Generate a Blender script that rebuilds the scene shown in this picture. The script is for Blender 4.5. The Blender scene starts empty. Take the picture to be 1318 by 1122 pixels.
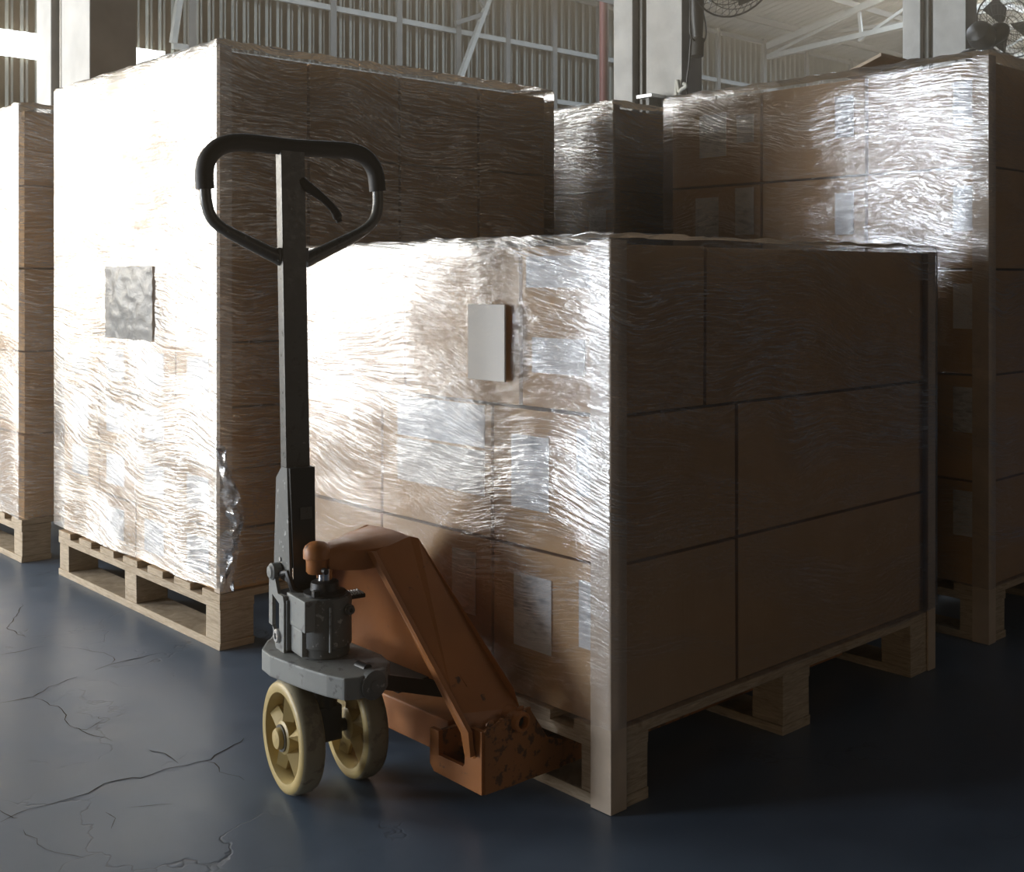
import bpy, bmesh, math, random
from mathutils import Vector, Matrix, noise
S = bpy.context.scene
COL = S.collection
random.seed(7)
PI = math.pi
# ------------------------------------------------------------------ camera (x runs along the forks, y along the pallet fronts)
CH = 0.95
YAW = math.radians(47.5)
fx, fy = math.cos(YAW), math.sin(YAW)
rx, ry = math.sin(YAW), -math.cos(YAW)
def ray(px, py): 
    a = (px-659)/1500; b = (360-py)/1500
    return Vector((fx+a*rx, fy+a*ry, b))
def PV(px, py, v): d = ray(px, py); return Vector((0, 0, CH))+d*(v/d.x)
def PU(px, py, u): d = ray(px, py); return Vector((0, 0, CH))+d*(u/d.y)
def PZ(px, py, z): d = ray(px, py); return Vector((0, 0, CH))+d*((z-CH)/d.z)
cd = bpy.data.cameras.new('camera'); cam = bpy.data.objects.new('camera', cd); COL.objects.link(cam)
cam.location = (0, 0, CH); cam.rotation_euler = (PI/2, 0, YAW-PI/2)
cd.sensor_width = 36; cd.lens = 1500/1318*36; cd.shift_y = -201/1318; cd.clip_start = .02; cd.clip_end = 200
S.camera = cam
S.view_settings.view_transform = 'Standard'; S.view_settings.look = 'None'
S.view_settings.gamma = 1; S.view_settings.exposure = 0.0; S.view_settings.use_curve_mapping = False
# ------------------------------------------------------------------ materials
class NT:
    def __init__(s, name):
        s.m = bpy.data.materials.new(name); s.m.use_nodes = True
        s.t = s.m.node_tree; s.t.nodes.clear(); s.out = s.t.nodes.new('ShaderNodeOutputMaterial')
    def n(s, typ, props=None, **kw):
        nd = s.t.nodes.new(typ)
        for k, v in (props or {}).items(): setattr(nd, k, v)
        for k, v in kw.items():
            k = k.replace('_', ' ')
            i = nd.inputs[int(k[1:])] if k[0] == 'i' and k[1:].isdigit() else nd.inputs[k]
            if isinstance(v, bpy.types.NodeSocket): s.t.links.new(v, i)
            else: i.default_value = v
        return nd
    def math(s, op, a, b=0.0, c=0.0, clamp=False):
        nd = s.n('ShaderNodeMath', {'operation': op, 'use_clamp': clamp}, i0=a, i1=b, i2=c); return nd.outputs[0]
    def ramp(s, f, a, b, c0=0.0, c1=1.0):
        nd = s.n('ShaderNodeMapRange', {}, Value=f, From_Min=a, From_Max=b, To_Min=c0, To_Max=c1); return nd.outputs[0]
    def mix(s, f, a, b):
        nd = s.t.nodes.new('ShaderNodeMix'); nd.data_type = 'RGBA'
        for i, v in ((0, f), (6, a), (7, b)):
            if isinstance(v, bpy.types.NodeSocket): s.t.links.new(v, nd.inputs[i])
            else: nd.inputs[i].default_value = v
        return nd.outputs[2]
    def noise(s, vec, scale, detail=3.0, rough=.55, dist=0.0):
        return s.n('ShaderNodeTexNoise', {}, Vector=vec, Scale=scale, Detail=detail, Roughness=rough, Distortion=dist).outputs[0]
    def obj(s): return s.n('ShaderNodeTexCoord').outputs['Object']
    def pos(s): return s.n('ShaderNodeNewGeometry').outputs['Position']
    def rnd(s): return s.n('ShaderNodeObjectInfo').outputs['Random']
    def mapping(s, vec, scale=(1, 1, 1), loc=(0, 0, 0), rot=(0, 0, 0)):
        return s.n('ShaderNodeMapping', {}, Vector=vec, Scale=scale, Location=loc, Rotation=rot).outputs[0]
    def bump(s, h, strength=.3, dist=.01): return s.n('ShaderNodeBump', {}, Height=h, Strength=strength, Distance=dist).outputs[0]
    def pbsdf(s, **kw): return s.n('ShaderNodeBsdfPrincipled', {}, **kw).outputs[0]
    def done(s, sh): s.t.links.new(sh, s.out.inputs[0]); return s.m
def C4(r, g, b): return (r, g, b, 1)
def simple(name, col, rough=.5, metal=0.0, var=.12, vs=12.0, spec=.5):
    m = NT(name); p = m.obj(); f = m.noise(p, vs, 4)
    c = m.mix(m.ramp(f, .3, .7), C4(*[x*(1-var) for x in col]), C4(*[min(1, x*(1+var)) for x in col]))
    return m.done(m.pbsdf(Base_Color=c, Roughness=rough, Metallic=metal, Specular_IOR_Level=spec, Normal=m.bump(m.noise(p, vs*12), .08, .003)))
def worn(name, col, wear, rough=.45, amt=.62, scale=30.0, metal=0.0, spec=.5):
    m = NT(name); p = m.pos(); n1 = m.noise(p, scale, 6, .65); n2 = m.noise(p, 7.0, 3)
    c = m.mix(m.ramp(n2, .3, .75), C4(*[x*.78 for x in col]), C4(*col))
    w = m.ramp(n1, amt, amt+.05)
    c = m.mix(w, c, C4(*wear))
    return m.done(m.pbsdf(Base_Color=c, Roughness=m.ramp(n1, .3, .8, rough-.08, rough+.2), Metallic=metal, Specular_IOR_Level=spec, Normal=m.bump(n1, .25, .002)))
def carton_mat():
    m = NT('corrugated_cardboard'); p = m.obj(); r = m.rnd()
    n = m.noise(m.mapping(p, (1, 1, .25)), 9.0, 4)
    c = m.mix(r, C4(.54, .35, .185), C4(.64, .435, .25))
    c = m.mix(m.ramp(n, .35, .7, 0, .35), c, C4(.46, .29, .15))
    fl = m.noise(m.mapping(p, (1, 1, .02)), 260.0, 1)
    return m.done(m.pbsdf(Base_Color=c, Roughness=.75, Specular_IOR_Level=.25, Normal=m.bump(fl, .12, .002)))
def wood_mat():
    m = NT('pallet_pine'); p = m.obj(); r = m.rnd()
    off = m.n('ShaderNodeVectorMath', {'operation': 'SCALE'}, i0=(7, 5, 3), Scale=r).outputs[0]
    q = m.n('ShaderNodeVectorMath', {'operation': 'ADD'}, i0=p, i1=off).outputs[0]
    g = m.noise(m.mapping(q, (5, 5, 45)), 3.0, 5, .6, 1.5)
    k = m.noise(q, 14.0, 3)
    c = m.mix(m.ramp(g, .3, .7), C4(.33, .25, .17), C4(.60, .50, .37))
    c = m.mix(m.ramp(k, .62, .72, 0, .5), c, C4(.22, .14, .08))
    return m.done(m.pbsdf(Base_Color=c, Roughness=.8, Specular_IOR_Level=.25, Normal=m.bump(g, .3, .004)))
def film_mat(name, amount=.2, milky=.10, k=1.0, lay=1.0, ls=.30, zs=0.0):
    m = NT(name); p = m.obj()
    sep = m.n('ShaderNodeSeparateXYZ', {}, Vector=p).outputs
    s_ = m.math('SUBTRACT', sep[0], sep[1])
    base = m.n('ShaderNodeCombineXYZ', {}, X=s_, Y=sep[2], Z=0.0).outputs[0]
    # slow bend of the stretch direction
    wob = m.noise(base, 2.0, 1)
    tilt = m.math('MULTIPLY', m.math('SUBTRACT', wob, .5), .22)
    y2 = m.math('ADD', sep[2], tilt)
    y3 = m.math('ADD', y2, m.math('MULTIPLY', s_, .10))
    q = m.n('ShaderNodeCombineXYZ', {}, X=s_, Y=y3, Z=0.0).outputs[0]
    st1 = m.noise(m.mapping(q, (5, 125, 1)), 1.0, 4, .6, .12)      # long stretch lines
    st2 = m.noise(m.mapping(q, (16, 260, 1), (3, 1, 0)), 1.0, 3, .6, .5)
    cr = m.noise(m.mapping(q, (18, 60, 1), (9, 4, 0)), 1.0, 5, .65, 1.2)   # small creases
    big = m.noise(m.mapping(q, (2.0, 7, 1), (1, 7, 0)), 1.0, 3, .5, .6)
    h = m.math('ADD', m.math('MULTIPLY', st1, 1.0), m.math('MULTIPLY', cr, .8))
    h = m.math('ADD', h, m.math('MULTIPLY', st2, .35))
    h = m.math('ADD', h, m.math('MULTIPLY', big, .9))
    thin = m.ramp(sep[2], .08, .45, lay, 1.0)
    nrm = m.n('ShaderNodeBump', {}, Height=m.math('MULTIPLY', h, thin), Strength=.33*k, Distance=.0045).outputs[0]
    # ridge-like thin creases catch more light
    r1 = m.math('ABSOLUTE', m.math('SUBTRACT', st1, .5))
    line = m.ramp(r1, 0.0, .035, 1.0, 0.0)
    zone = m.ramp(m.noise(m.mapping(q, (1.6, 4.5, 1), (5, 2, 0)), 1.0, 3, .5, .8), .42-zs, .62-zs)
    line = m.math('MULTIPLY', line, zone)
    r2 = m.math('ABSOLUTE', m.math('SUBTRACT', cr, .5))
    line2 = m.math('MULTIPLY', m.ramp(r2, 0.0, .018, 1.0, 0.0), m.ramp(big, .4, .6))
    r3 = m.math('ABSOLUTE', m.math('SUBTRACT', st2, .5))
    line3 = m.math('MULTIPLY', m.ramp(r3, 0.0, .03, 1.0, 0.0), m.ramp(m.noise(m.mapping(q, (3, 9, 1), (2, 9, 0)), 1.0, 3, .6, .6), .5, .62))
    line = m.math('MAXIMUM', line, m.math('MULTIPLY', line2, .7))
    line = m.math('MAXIMUM', line, m.math('MULTIPLY', line3, .8))
    line = m.math('MULTIPLY', line, thin)
    fr = m.n('ShaderNodeFresnel', {}, IOR=1.45, Normal=nrm).outputs[0]
    fac = m.math('ADD', m.math('MULTIPLY', fr, 1.3), amount*.15)
    fac = m.math('MULTIPLY', fac, m.ramp(zone, 0, 1, .75, 1.25))
    fac = m.math('ADD', fac, m.math('MULTIPLY', line, ls), clamp=True)
    gl = m.n('ShaderNodeBsdfGlossy', {}, Color=C4(.98, .98, .98), Roughness=.13, Normal=nrm).outputs[0]
    tr = m.n('ShaderNodeBsdfTransparent', {}, Color=C4(.97, .97, .97)).outputs[0]
    df = m.n('ShaderNodeBsdfDiffuse', {}, Color=C4(.85, .86, .88), Normal=nrm).outputs[0]
    tl = m.n('ShaderNodeBsdfTranslucent', {}, Color=C4(.8, .8, .8), Normal=nrm).outputs[0]
    ml = m.n('ShaderNodeMixShader', {}, Fac=.3, i1=df, i2=tl).outputs[0]
    a = m.n('ShaderNodeMixShader', {}, Fac=m.math('ADD', milky*.15, m.math('MULTIPLY', line, milky*3.4), clamp=True), i1=tr, i2=ml).outputs[0]
    b = m.n('ShaderNodeMixShader', {}, Fac=fac, i1=a, i2=gl).outputs[0]
    return m.done(b)
def label_mat():
    m = NT('printed_label'); p = m.obj(); r = m.rnd()
    off = m.n('ShaderNodeVectorMath', {'operation': 'SCALE'}, i0=(31, 17, 23), Scale=r).outputs[0]
    q = m.n('ShaderNodeVectorMath', {'operation': 'ADD'}, i0=p, i1=off).outputs[0]
    a = m.noise(m.mapping(q, (28, 28, 90)), 1.0, 2, .5)
    b = m.noise(q, 9.0, 2)
    f = m.math('MULTIPLY', m.ramp(a, .45, .7), m.ramp(b, .42, .6))
    c = m.mix(f, C4(.80, .82, .85), C4(.34, .37, .41))
    return m.done(m.pbsdf(Base_Color=c, Roughness=.6))
def floor_mat():
    m = NT('polished_concrete'); p = m.pos()
    n1 = m.noise(p, .8, 5, .6); n2 = m.noise(p, 6.0, 6, .65); n3 = m.noise(p, 60.0, 3)
    c = m.mix(m.ramp(n1, .3, .7), C4(.075, .112, .165), C4(.120, .168, .235))
    c = m.mix(m.ramp(n2, .35, .75, 0, .5), c, C4(.16, .21, .29))
    wp = m.n('ShaderNodeVectorMath', {'operation': 'ADD'}, i0=p, i1=m.n('ShaderNodeVectorMath', {'operation': 'SCALE'}, i0=m.n('ShaderNodeTexNoise', {}, Vector=p, Scale=5.0, Detail=4.0).outputs[1], Scale=.4).outputs[0]).outputs[0]
    vo = m.n('ShaderNodeTexVoronoi', {'feature': 'DISTANCE_TO_EDGE'}, Vector=wp, Scale=3.2).outputs[0]
    cr = m.math('MULTIPLY', m.ramp(vo, 0.0, .012, 1, 0), m.ramp(m.noise(p, 1.7, 3), .52, .6))
    c = m.mix(m.math('MULTIPLY', cr, .45), c, C4(.02, .022, .025))
    h = m.math('SUBTRACT', m.math('ADD', m.math('MULTIPLY', n2, .5), m.math('MULTIPLY', n3, .12)), cr)
    return m.done(m.pbsdf(Base_Color=c, Roughness=m.ramp(n2, .25, .75, .26, .48), Specular_IOR_Level=.5, Normal=m.bump(h, .18, .006)))
M = dict(
 carton=carton_mat(), wood=wood_mat(), film=film_mat('stretch_film', .18, .20, 1.1, .3), filmb=film_mat('stretch_film_heavy', .2, .34, 1.6, 1.0, .7, .07), filmd=film_mat('stretch_film_taut', .2, .12, .85, 1.0, .45),
 label=label_mat(), floor=floor_mat(),
 board=simple('corner_board_paper', (.58, .47, .36), .55, spec=.4),
 paper=simple('plain_paper', (.62, .60, .57), .8, var=.02),
 tape=simple('packing_tape', (.42, .27, .16), .25, var=.05),
 orange=worn('orange_paint', (.45, .165, .042), (.10, .05, .03), .38, .64, 26.0),
 oworn=worn('worn_orange_paint', (.40, .16, .05), (.13, .065, .035), .55, .54, 40.0),
 grey=worn('cast_grey_paint', (.15, .155, .15), (.40, .40, .38), .5, .60, 60.0),
 lgrey=worn('scuffed_grey_paint', (.28, .29, .28), (.14, .14, .14), .5, .58, 45.0),
 black=simple('black_paint', (.020, .020, .020), .42), rubber=simple('black_rubber', (.028, .025, .022), .6),
 tube=worn('tiller_grey_paint', (.115, .112, .10), (.30, .29, .27), .30, .66, 70.0),
 chrome=simple('chrome_steel', (.75, .75, .76), .12, 1.0, .02), steel=simple('zinc_steel', (.5, .5, .5), .35, .8),
 nylon=worn('aged_nylon', (.52, .40, .17), (.26, .16, .05), .4, .60, 22.0),
 tread=worn('scuffed_tread', (.34, .30, .20), (.20, .17, .12), .5, .55, 30.0),
 sheet=simple('corrugated_steel_sheet', (.42, .43, .38), .5, .0, .06, 1.0), roof=simple('roof_steel_sheet', (.42, .45, .45), .45, .0, .06, 1.0),
 girt=simple('girt_paint', (.34, .34, .31), .5), steelpost=simple('dark_steel_frame', (.13, .13, .12), .5),
 conc=worn('painted_concrete', (.62, .60, .56), (.40, .38, .34), .75, .70, 5.0), dark=simple('dark_wall', (.05, .05, .05), .8),
 red=simple('red_oxide_pipe', (.12, .035, .032), .5), pvc=simple('pale_conduit', (.6, .58, .5), .4),
)
def emis(name, col, s):
    m = NT(name); return m.done(m.n('ShaderNodeEmission', {}, Color=C4(*col), Strength=s).outputs[0])
M['sky'] = emis('daylit_pane', (1, .97, .92), 5.0)
# ------------------------------------------------------------------ object helpers
WO = {}
def thing(name, label, cat, loc=(0, 0, 0), group=None):
    o = bpy.data.objects.new(name, None); COL.objects.link(o); o.location = loc; o.empty_display_size = .05
    WO[o.name] = Vector(loc); o['label'] = label; o['category'] = cat
    if group: o['group'] = group
    return o
def tag(o, label, cat, group=None):
    o['label'] = label; o['category'] = cat
    if group: o['group'] = group
    return o
def obj(name, bm, mat, parent=None, loc=None, smooth=False, mat2=None):
    me = bpy.data.meshes.new(name)
    wo = WO[parent.name] if parent else Vector((0, 0, 0))
    own = Vector(loc) if loc is not None else wo.copy()
    bmesh.ops.recalc_face_normals(bm, faces=bm.faces)
    bmesh.ops.translate(bm, vec=-own, verts=bm.verts)
    if smooth:
        for f in bm.faces: f.smooth = True
        for e in bm.edges:
            if len(e.link_faces) == 2 and e.calc_face_angle(0) > math.radians(38): e.smooth = False
    bm.to_mesh(me); bm.free(); me.materials.append(mat)
    if mat2: me.materials.append(mat2)
    o = bpy.data.objects.new(name, me); COL.objects.link(o)
    o.location = own-wo
    if parent: o.parent = parent
    WO[o.name] = own
    return o
def struct(name, bm, mat, parent=None, **k):
    o = obj(name, bm, mat, parent, **k)
    if not parent: o['kind'] = 'structure'
    return o
def add_box(bm, a, b, bev=0.0, fn=None, jit=0.0):
    vs = [bm.verts.new((x, y, z)) for x in (a[0], b[0]) for y in (a[1], b[1]) for z in (a[2], b[2])]
    fs = [bm.faces.new([vs[i] for i in q]) for q in ((0, 1, 3, 2), (4, 6, 7, 5), (0, 4, 5, 1), (2, 3, 7, 6), (0, 2, 6, 4), (1, 5, 7, 3))]
    if jit:
        for v in vs: v.co += Vector([random.uniform(-jit, jit) for _ in range(3)])
    if bev:
        es = list({e for f in fs for e in f.edges})
        r = bmesh.ops.bevel(bm, geom=es, offset=bev, segments=2, affect='EDGES', profile=.7)
        vs = list({v for f in r['faces'] for v in f.verts} | {v for v in vs if v.is_valid})
    if fn:
        for v in vs: v.co = fn(v.co)
    return vs
def box(a, b, bev=0.0, fn=None, jit=0.0):
    bm = bmesh.new(); add_box(bm, a, b, bev, fn, jit); return bm
def add_prism(bm, pts, d, bev=0.0):
    """pts: 3D polygon, d: extrusion vector"""
    d = Vector(d); a = [bm.verts.new(Vector(p)) for p in pts]; b = [bm.verts.new(Vector(p)+d) for p in pts]
    fs = [bm.faces.new(a), bm.faces.new(list(reversed(b)))]
    n = len(a)
    for i in range(n): fs.append(bm.faces.new((a[i], b[i], b[(i+1) % n], a[(i+1) % n])))
    bmesh.ops.recalc_face_normals(bm, faces=fs)
    if bev: bmesh.ops.bevel(bm, geom=list({e for f in fs for e in f.edges}), offset=bev, segments=2, affect='EDGES', profile=.7)
def prism(pts, d, bev=0.0): bm = bmesh.new(); add_prism(bm, pts, d, bev); return bm
def frame_of(d):
    d = Vector(d).normalized(); up = Vector((0, 0, 1)) if abs(d.z) < .95 else Vector((1, 0, 0))
    s = d.cross(up).normalized(); return d, s, s.cross(d).normalized()
def add_lathe(bm, o, axis, prof, seg=28):
    """prof: (distance along axis, radius)"""
    d, s, u = frame_of(axis); o = Vector(o); rings = []
    for h, r in prof:
        rings.append([bm.verts.new(o+d*h+(s*math.cos(2*PI*k/seg)+u*math.sin(2*PI*k/seg))*max(r, 1e-5)) for k in range(seg)])
    for i in range(len(rings)-1):
        for k in range(seg): bm.faces.new((rings[i][k], rings[i][(k+1) % seg], rings[i+1][(k+1) % seg], rings[i+1][k]))
    if prof[0][1] > 1e-4: bm.faces.new(rings[0])
    if prof[-1][1] > 1e-4: bm.faces.new(list(reversed(rings[-1])))
def lathe(o, axis, prof, seg=28): bm = bmesh.new(); add_lathe(bm, o, axis, prof, seg); return bm
def cyl(a, b, r, seg=20):
    a, b = Vector(a), Vector(b); L = (b-a).length; e = min(r*.15, L*.2)
    return lathe(a, b-a, [(0, r-e), (e, r), (L-e, r), (L, r-e)], seg)
def smooth_path(pts, n=8):
    P = [Vector(p) for p in pts]; out = []
    for i in range(len(P)-1):
        p0 = P[i-1] if i else P[0]; p1, p2 = P[i], P[i+1]; p3 = P[i+2] if i+2 < len(P) else P[-1]
        for k in range(n):
            t = k/n
            out.append(.5*((2*p1)+(p2-p0)*t+(2*p0-5*p1+4*p2-p3)*t*t+(3*p1-p0-3*p2+p3)*t**3))
    out.append(P[-1]); return out
def add_tube(bm, pts, r, seg=12, flat=1.0, closed=False):
    P = [Vector(p) for p in pts]; rings = []; n = len(P); prev = None
    for i, p in enumerate(P):
        a = P[(i-1) % n] if closed or i else P[0]; b = P[(i+1) % n] if closed or i < n-1 else P[-1]
        d = (b-a).normalized()
        if prev is None: _, s, u = frame_of(d)
        else:
            u = (prev - d*prev.dot(d)).normalized(); s = d.cross(u)
        prev = u
        rr = r[i] if isinstance(r, (list, tuple)) else r
        rings.append([bm.verts.new(p+s*math.cos(2*PI*k/seg)*rr+u*math.sin(2*PI*k/seg)*rr*flat) for k in range(seg)])
    for i in range(n if closed else n-1):
        A, B = rings[i], rings[(i+1) % n]
        for k in range(seg): bm.faces.new((A[k], A[(k+1) % seg], B[(k+1) % seg], B[k]))
    if not closed: bm.faces.new(rings[0]); bm.faces.new(list(reversed(rings[-1])))
def tube(pts, r, seg=12, flat=1.0, closed=False): bm = bmesh.new(); add_tube(bm, pts, r, seg, flat, closed); return bm
def add_beam(bm, a, b, w, h):
    d, s, u = frame_of(Vector(b)-Vector(a)); a, b = Vector(a), Vector(b)
    q = [s*w/2*i+u*h/2*j for i, j in ((-1, -1), (1, -1), (1, 1), (-1, 1))]
    A = [bm.verts.new(a+x) for x in q]; B = [bm.verts.new(b+x) for x in q]
    bm.faces.new(A); bm.faces.new(list(reversed(B)))
    for i in range(4): bm.faces.new((A[i], B[i], B[(i+1) % 4], A[(i+1) % 4]))
def beam(a, b, w, h): bm = bmesh.new(); add_beam(bm, a, b, w, h); return bm

# ------------------------------------------------------------------ the setting
UB = 13.0; EAVE = 5.45; SL = .2
struct('floor', box((-4.2, -4.2, -.2), (46, UB+.2, 0)), M['floor'])
def ribbed(axis, a0, a1, f, pitch=.16, depth=.035):
    """profile across axis coordinate, f(coord, offset, end)->Vector for the two ends"""
    bm = bmesh.new(); prof = []; x = a0
    while x < a1:
        prof += [(x, 0), (x+pitch*.45, 0), (x+pitch*.66, depth), (x+pitch*.80, depth)]; x += pitch
    lo = [bm.verts.new(f(p, o, 0)) for p, o in prof]; hi = [bm.verts.new(f(p, o, 1)) for p, o in prof]
    for i in range(len(prof)-1): bm.faces.new((lo[i], lo[i+1], hi[i+1], hi[i]))
    bmesh.ops.solidify(bm, geom=bm.faces[:], thickness=.004)
    return bm
WX1 = 6.36   # end of the window band
wz0, wz1 = 3.37, 3.66
struct('wall_back', ribbed(0, -.4, 46, lambda p, o, e: Vector((p, UB-o, (0, EAVE)[e] if p > WX1 else (wz1, EAVE)[e])), .16, .014), M['sheet'])
struct('wall_back_sill', ribbed(0, -.4, WX1, lambda p, o, e: Vector((p, UB-o, (0, wz0)[e])), .16, .014), M['sheet'])
struct('window_1', box((-.4, UB+.02, wz0-.02), (WX1+.2, UB+.05, wz1+.02)), M['sky'])
struct('ceiling', ribbed(0, -4.2, 46, lambda p, o, e: Vector((p, (UB+.3, -4.2)[e], EAVE+.05-o+SL*(0, UB+4.5)[e])), .2, .04), M['roof'])
# left wall: two tall loading doors with a pier between them and daylight outside
DOORS = [((-4.0, 5.3, .5), (8.0, 2.3)), ((-4.0, 8.4, 0.0), (20.0, 4.3))]
def wall_left():
    bm = bmesh.new()
    add_box(bm, (-4.2, -4.2, 0), (-4.0, -3.0, 9.5)); add_box(bm, (-4.2, 0, 0), (-4.0, 4.6, 9.5))
    add_box(bm, (-4.2, -3.0, 0), (-4.0, 0, .3)); add_box(bm, (-4.2, -3.0, 1.06), (-4.0, 0, 9.5))  # unseen gap added to let the warm left fill shine in
    add_box(bm, (-4.2, 4.6, 1.52), (-4.0, 8.0, 9.5))
    add_box(bm, (-4.2, 6.45, 0), (-4.0, 8.4, 9.5))
    add_box(bm, (-4.2, 8.4, 4.3), (-4.0, UB, 9.5))
    add_box(bm, (-4.2, 4.6, 0), (-4.02, 8.0, .42))
    return bm
struct('wall_left', wall_left(), M['dark'])
struct('wall_back_parapet', box((-4.0, UB, 0), (-.4, UB+.2, .95)), M['dark'])
def wall_near():
    bm = bmesh.new(); y0, y1 = -4.4, -4.2
    add_box(bm, (-4.2, y0, 0), (2.25, y1, 9.5)); add_box(bm, (5.75, y0, 0), (46, y1, 9.5))
    add_box(bm, (2.25, y0, 0), (5.75, y1, 1.25)); add_box(bm, (2.25, y0, 2.15), (5.75, y1, 9.5)); return bm  # unseen gap added around the fill lamp behind the camera
struct('wall_near', wall_near(), M['dark'])
struct('wall_right', box((46, -4.4, 0), (46.2, UB+.2, 9.5)), M['sheet'])
# girts, frames and braces of the back wall
for i, z in enumerate((1.9, 3.72, 4.52, 5.38)):
    struct('trim_%d' % (i+1), beam((WX1 if 3 < z < 4 else .5, UB-.11, z), (46, UB-.11, z), .05, .07), M['girt'])
k = 5
for x in (6.6, 8.61, 9.69, 10.75, 11.71, 12.69, 13.7, 16.8, 18.2, 19.6, 21.2, 23.0, 26, 30):
    struct('trim_%d' % k, beam((x, UB-.12, 0), (x, UB-.12, EAVE), .05, .09), M['steelpost']); k += 1
def brace(p, q, w=.07, m='girt'):
    global k
    struct('trim_%d' % k, beam(p, q, w, w), M[m]); k += 1
a = PU(640, -30, 12.7); b = PU(588, 112, 12.7); brace(a, b, .07)
brace(PU(586, 30, 12.72), PU(628, 16, 12.72), .06, 'steelpost'); brace(PU(628, 16, 12.72), PU(612, -8, 12.72), .06, 'steelpost')
brace(PU(232, -10, 12.7), PU(223, 55, 12.7), .07)
def RZ(y): return EAVE-.03+SL*(UB-y)
for y in (12.2, 11.0, 9.7, 8.4, 7.0):      # purlins
    struct('trim_%d' % k, beam((4, y, RZ(y)-.06), (45, y, RZ(y)-.06), .06, .10), M['steelpost']); k += 1
for x in (14.0, 18.2, 22.4, 27.0, 32.0):   # rafters with web members
    struct('trim_%d' % k, beam((x, UB-.2, RZ(UB-.2)-.16), (x, 2, RZ(2)-.16), .10, .12), M['girt']); k += 1
    zb = EAVE-.35
    struct('trim_%d' % k, beam((x, UB-.2, zb), (x, 6.5, zb+.35), .09, .09), M['girt']); k += 1
    y0 = UB-.2
    for j in range(3):
        y1 = y0-1.9
        brace((x, y0, zb+.02), (x, y1, RZ(y1)-.2), .05); brace((x, y1, RZ(y1)-.2), (x, y1-.05, zb+.1), .05); y0 = y1
brace((14, 12.2, RZ(12.2)-.2), (18.2, 9.7, RZ(9.7)-.2), .06, 'steelpost'); brace((18.2, 12.2, RZ(12.2)-.2), (22.4, 8.4, RZ(8.4)-.2), .06, 'steelpost')
# painted columns: two flanges with a dark web between them
def column(x, label, y=5.1):
    t = thing('concrete_column', label, 'column', (x, y, 0), 'painted columns in the row behind the pallets')
    obj('column_flange', box((x, y, 0), (x+.22, y+.32, 7.2), .006), M['conc'], t)
    obj('column_flange', box((x, y+.45, 0), (x+.22, y+.63, 7.2), .006), M['conc'], t)
    obj('web_plate', box((x+.06, y+.32, 0), (x+.16, y+.45, 7.2)), M['black'], t)
    obj('guide_rail', box((x+.02, y+.375, 0), (x+.06, y+.395, 7.2)), M['tube'], t)
column(2.12, 'painted column with a dark slot, leftmost, rising in the haze behind the white-wrapped loads')
column(6.25, 'white painted column with a dark slot, beside the red pipe')
column(10.35, 'grey-white painted column with a dark slot, rightmost, behind the tall right-hand load')
tag(obj('fire_pipe', cyl((9.6, 8.95, 0), (9.6, 8.95, 5.9), .05), M['red'], loc=(9.6, 8.95, 0), smooth=True), 'vertical dark red pipe left of the middle white column', 'pipe')
c1 = PV(868, 128, 6.2); c2 = PV(884, 106, 6.2)
tag(obj('cable_conduit', tube(smooth_path([(6.22, c1.y, 0), (6.22, c1.y, c1.z-.05), (6.22, c1.y-.03, c1.z+.05), (6.22, c2.y+.02, c2.z-.02), (6.22, 5.06, c2.z)], 6), .014), M['pvc'], loc=(6.22, c1.y, 0), smooth=True), 'pale curved conduit bending around the edge of the middle column', 'conduit')
b1 = PV(838, 128, 6.2)
t = thing('rail_bracket', 'small steel bracket in the dark slot of the middle column', 'bracket', b1)
obj('bracket_arm', box((6.12, b1.y-.05, b1.z-.12), (6.26, b1.y-.02, b1.z+.02), .003), M['tube'], t)
obj('bracket_plate', box((6.10, b1.y-.09, b1.z), (6.26, b1.y+.05, b1.z+.025), .003), M['steel'], t)
lp = PU(768, -6, 7.6)
t = thing('strip_light', 'pale strip light fitting hanging at the top edge beside the red pipe', 'light', lp)
obj('light_body', box((lp.x-.55, lp.y-.06, lp.z-.03), (lp.x+.35, lp.y+.06, lp.z+.08), .01), M['conc'], t)
obj('bracket', box((lp.x-.2, lp.y-.02, lp.z+.08), (lp.x-.16, lp.y+.02, RZ(lp.y)+.10)), M['steelpost'], t)
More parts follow.
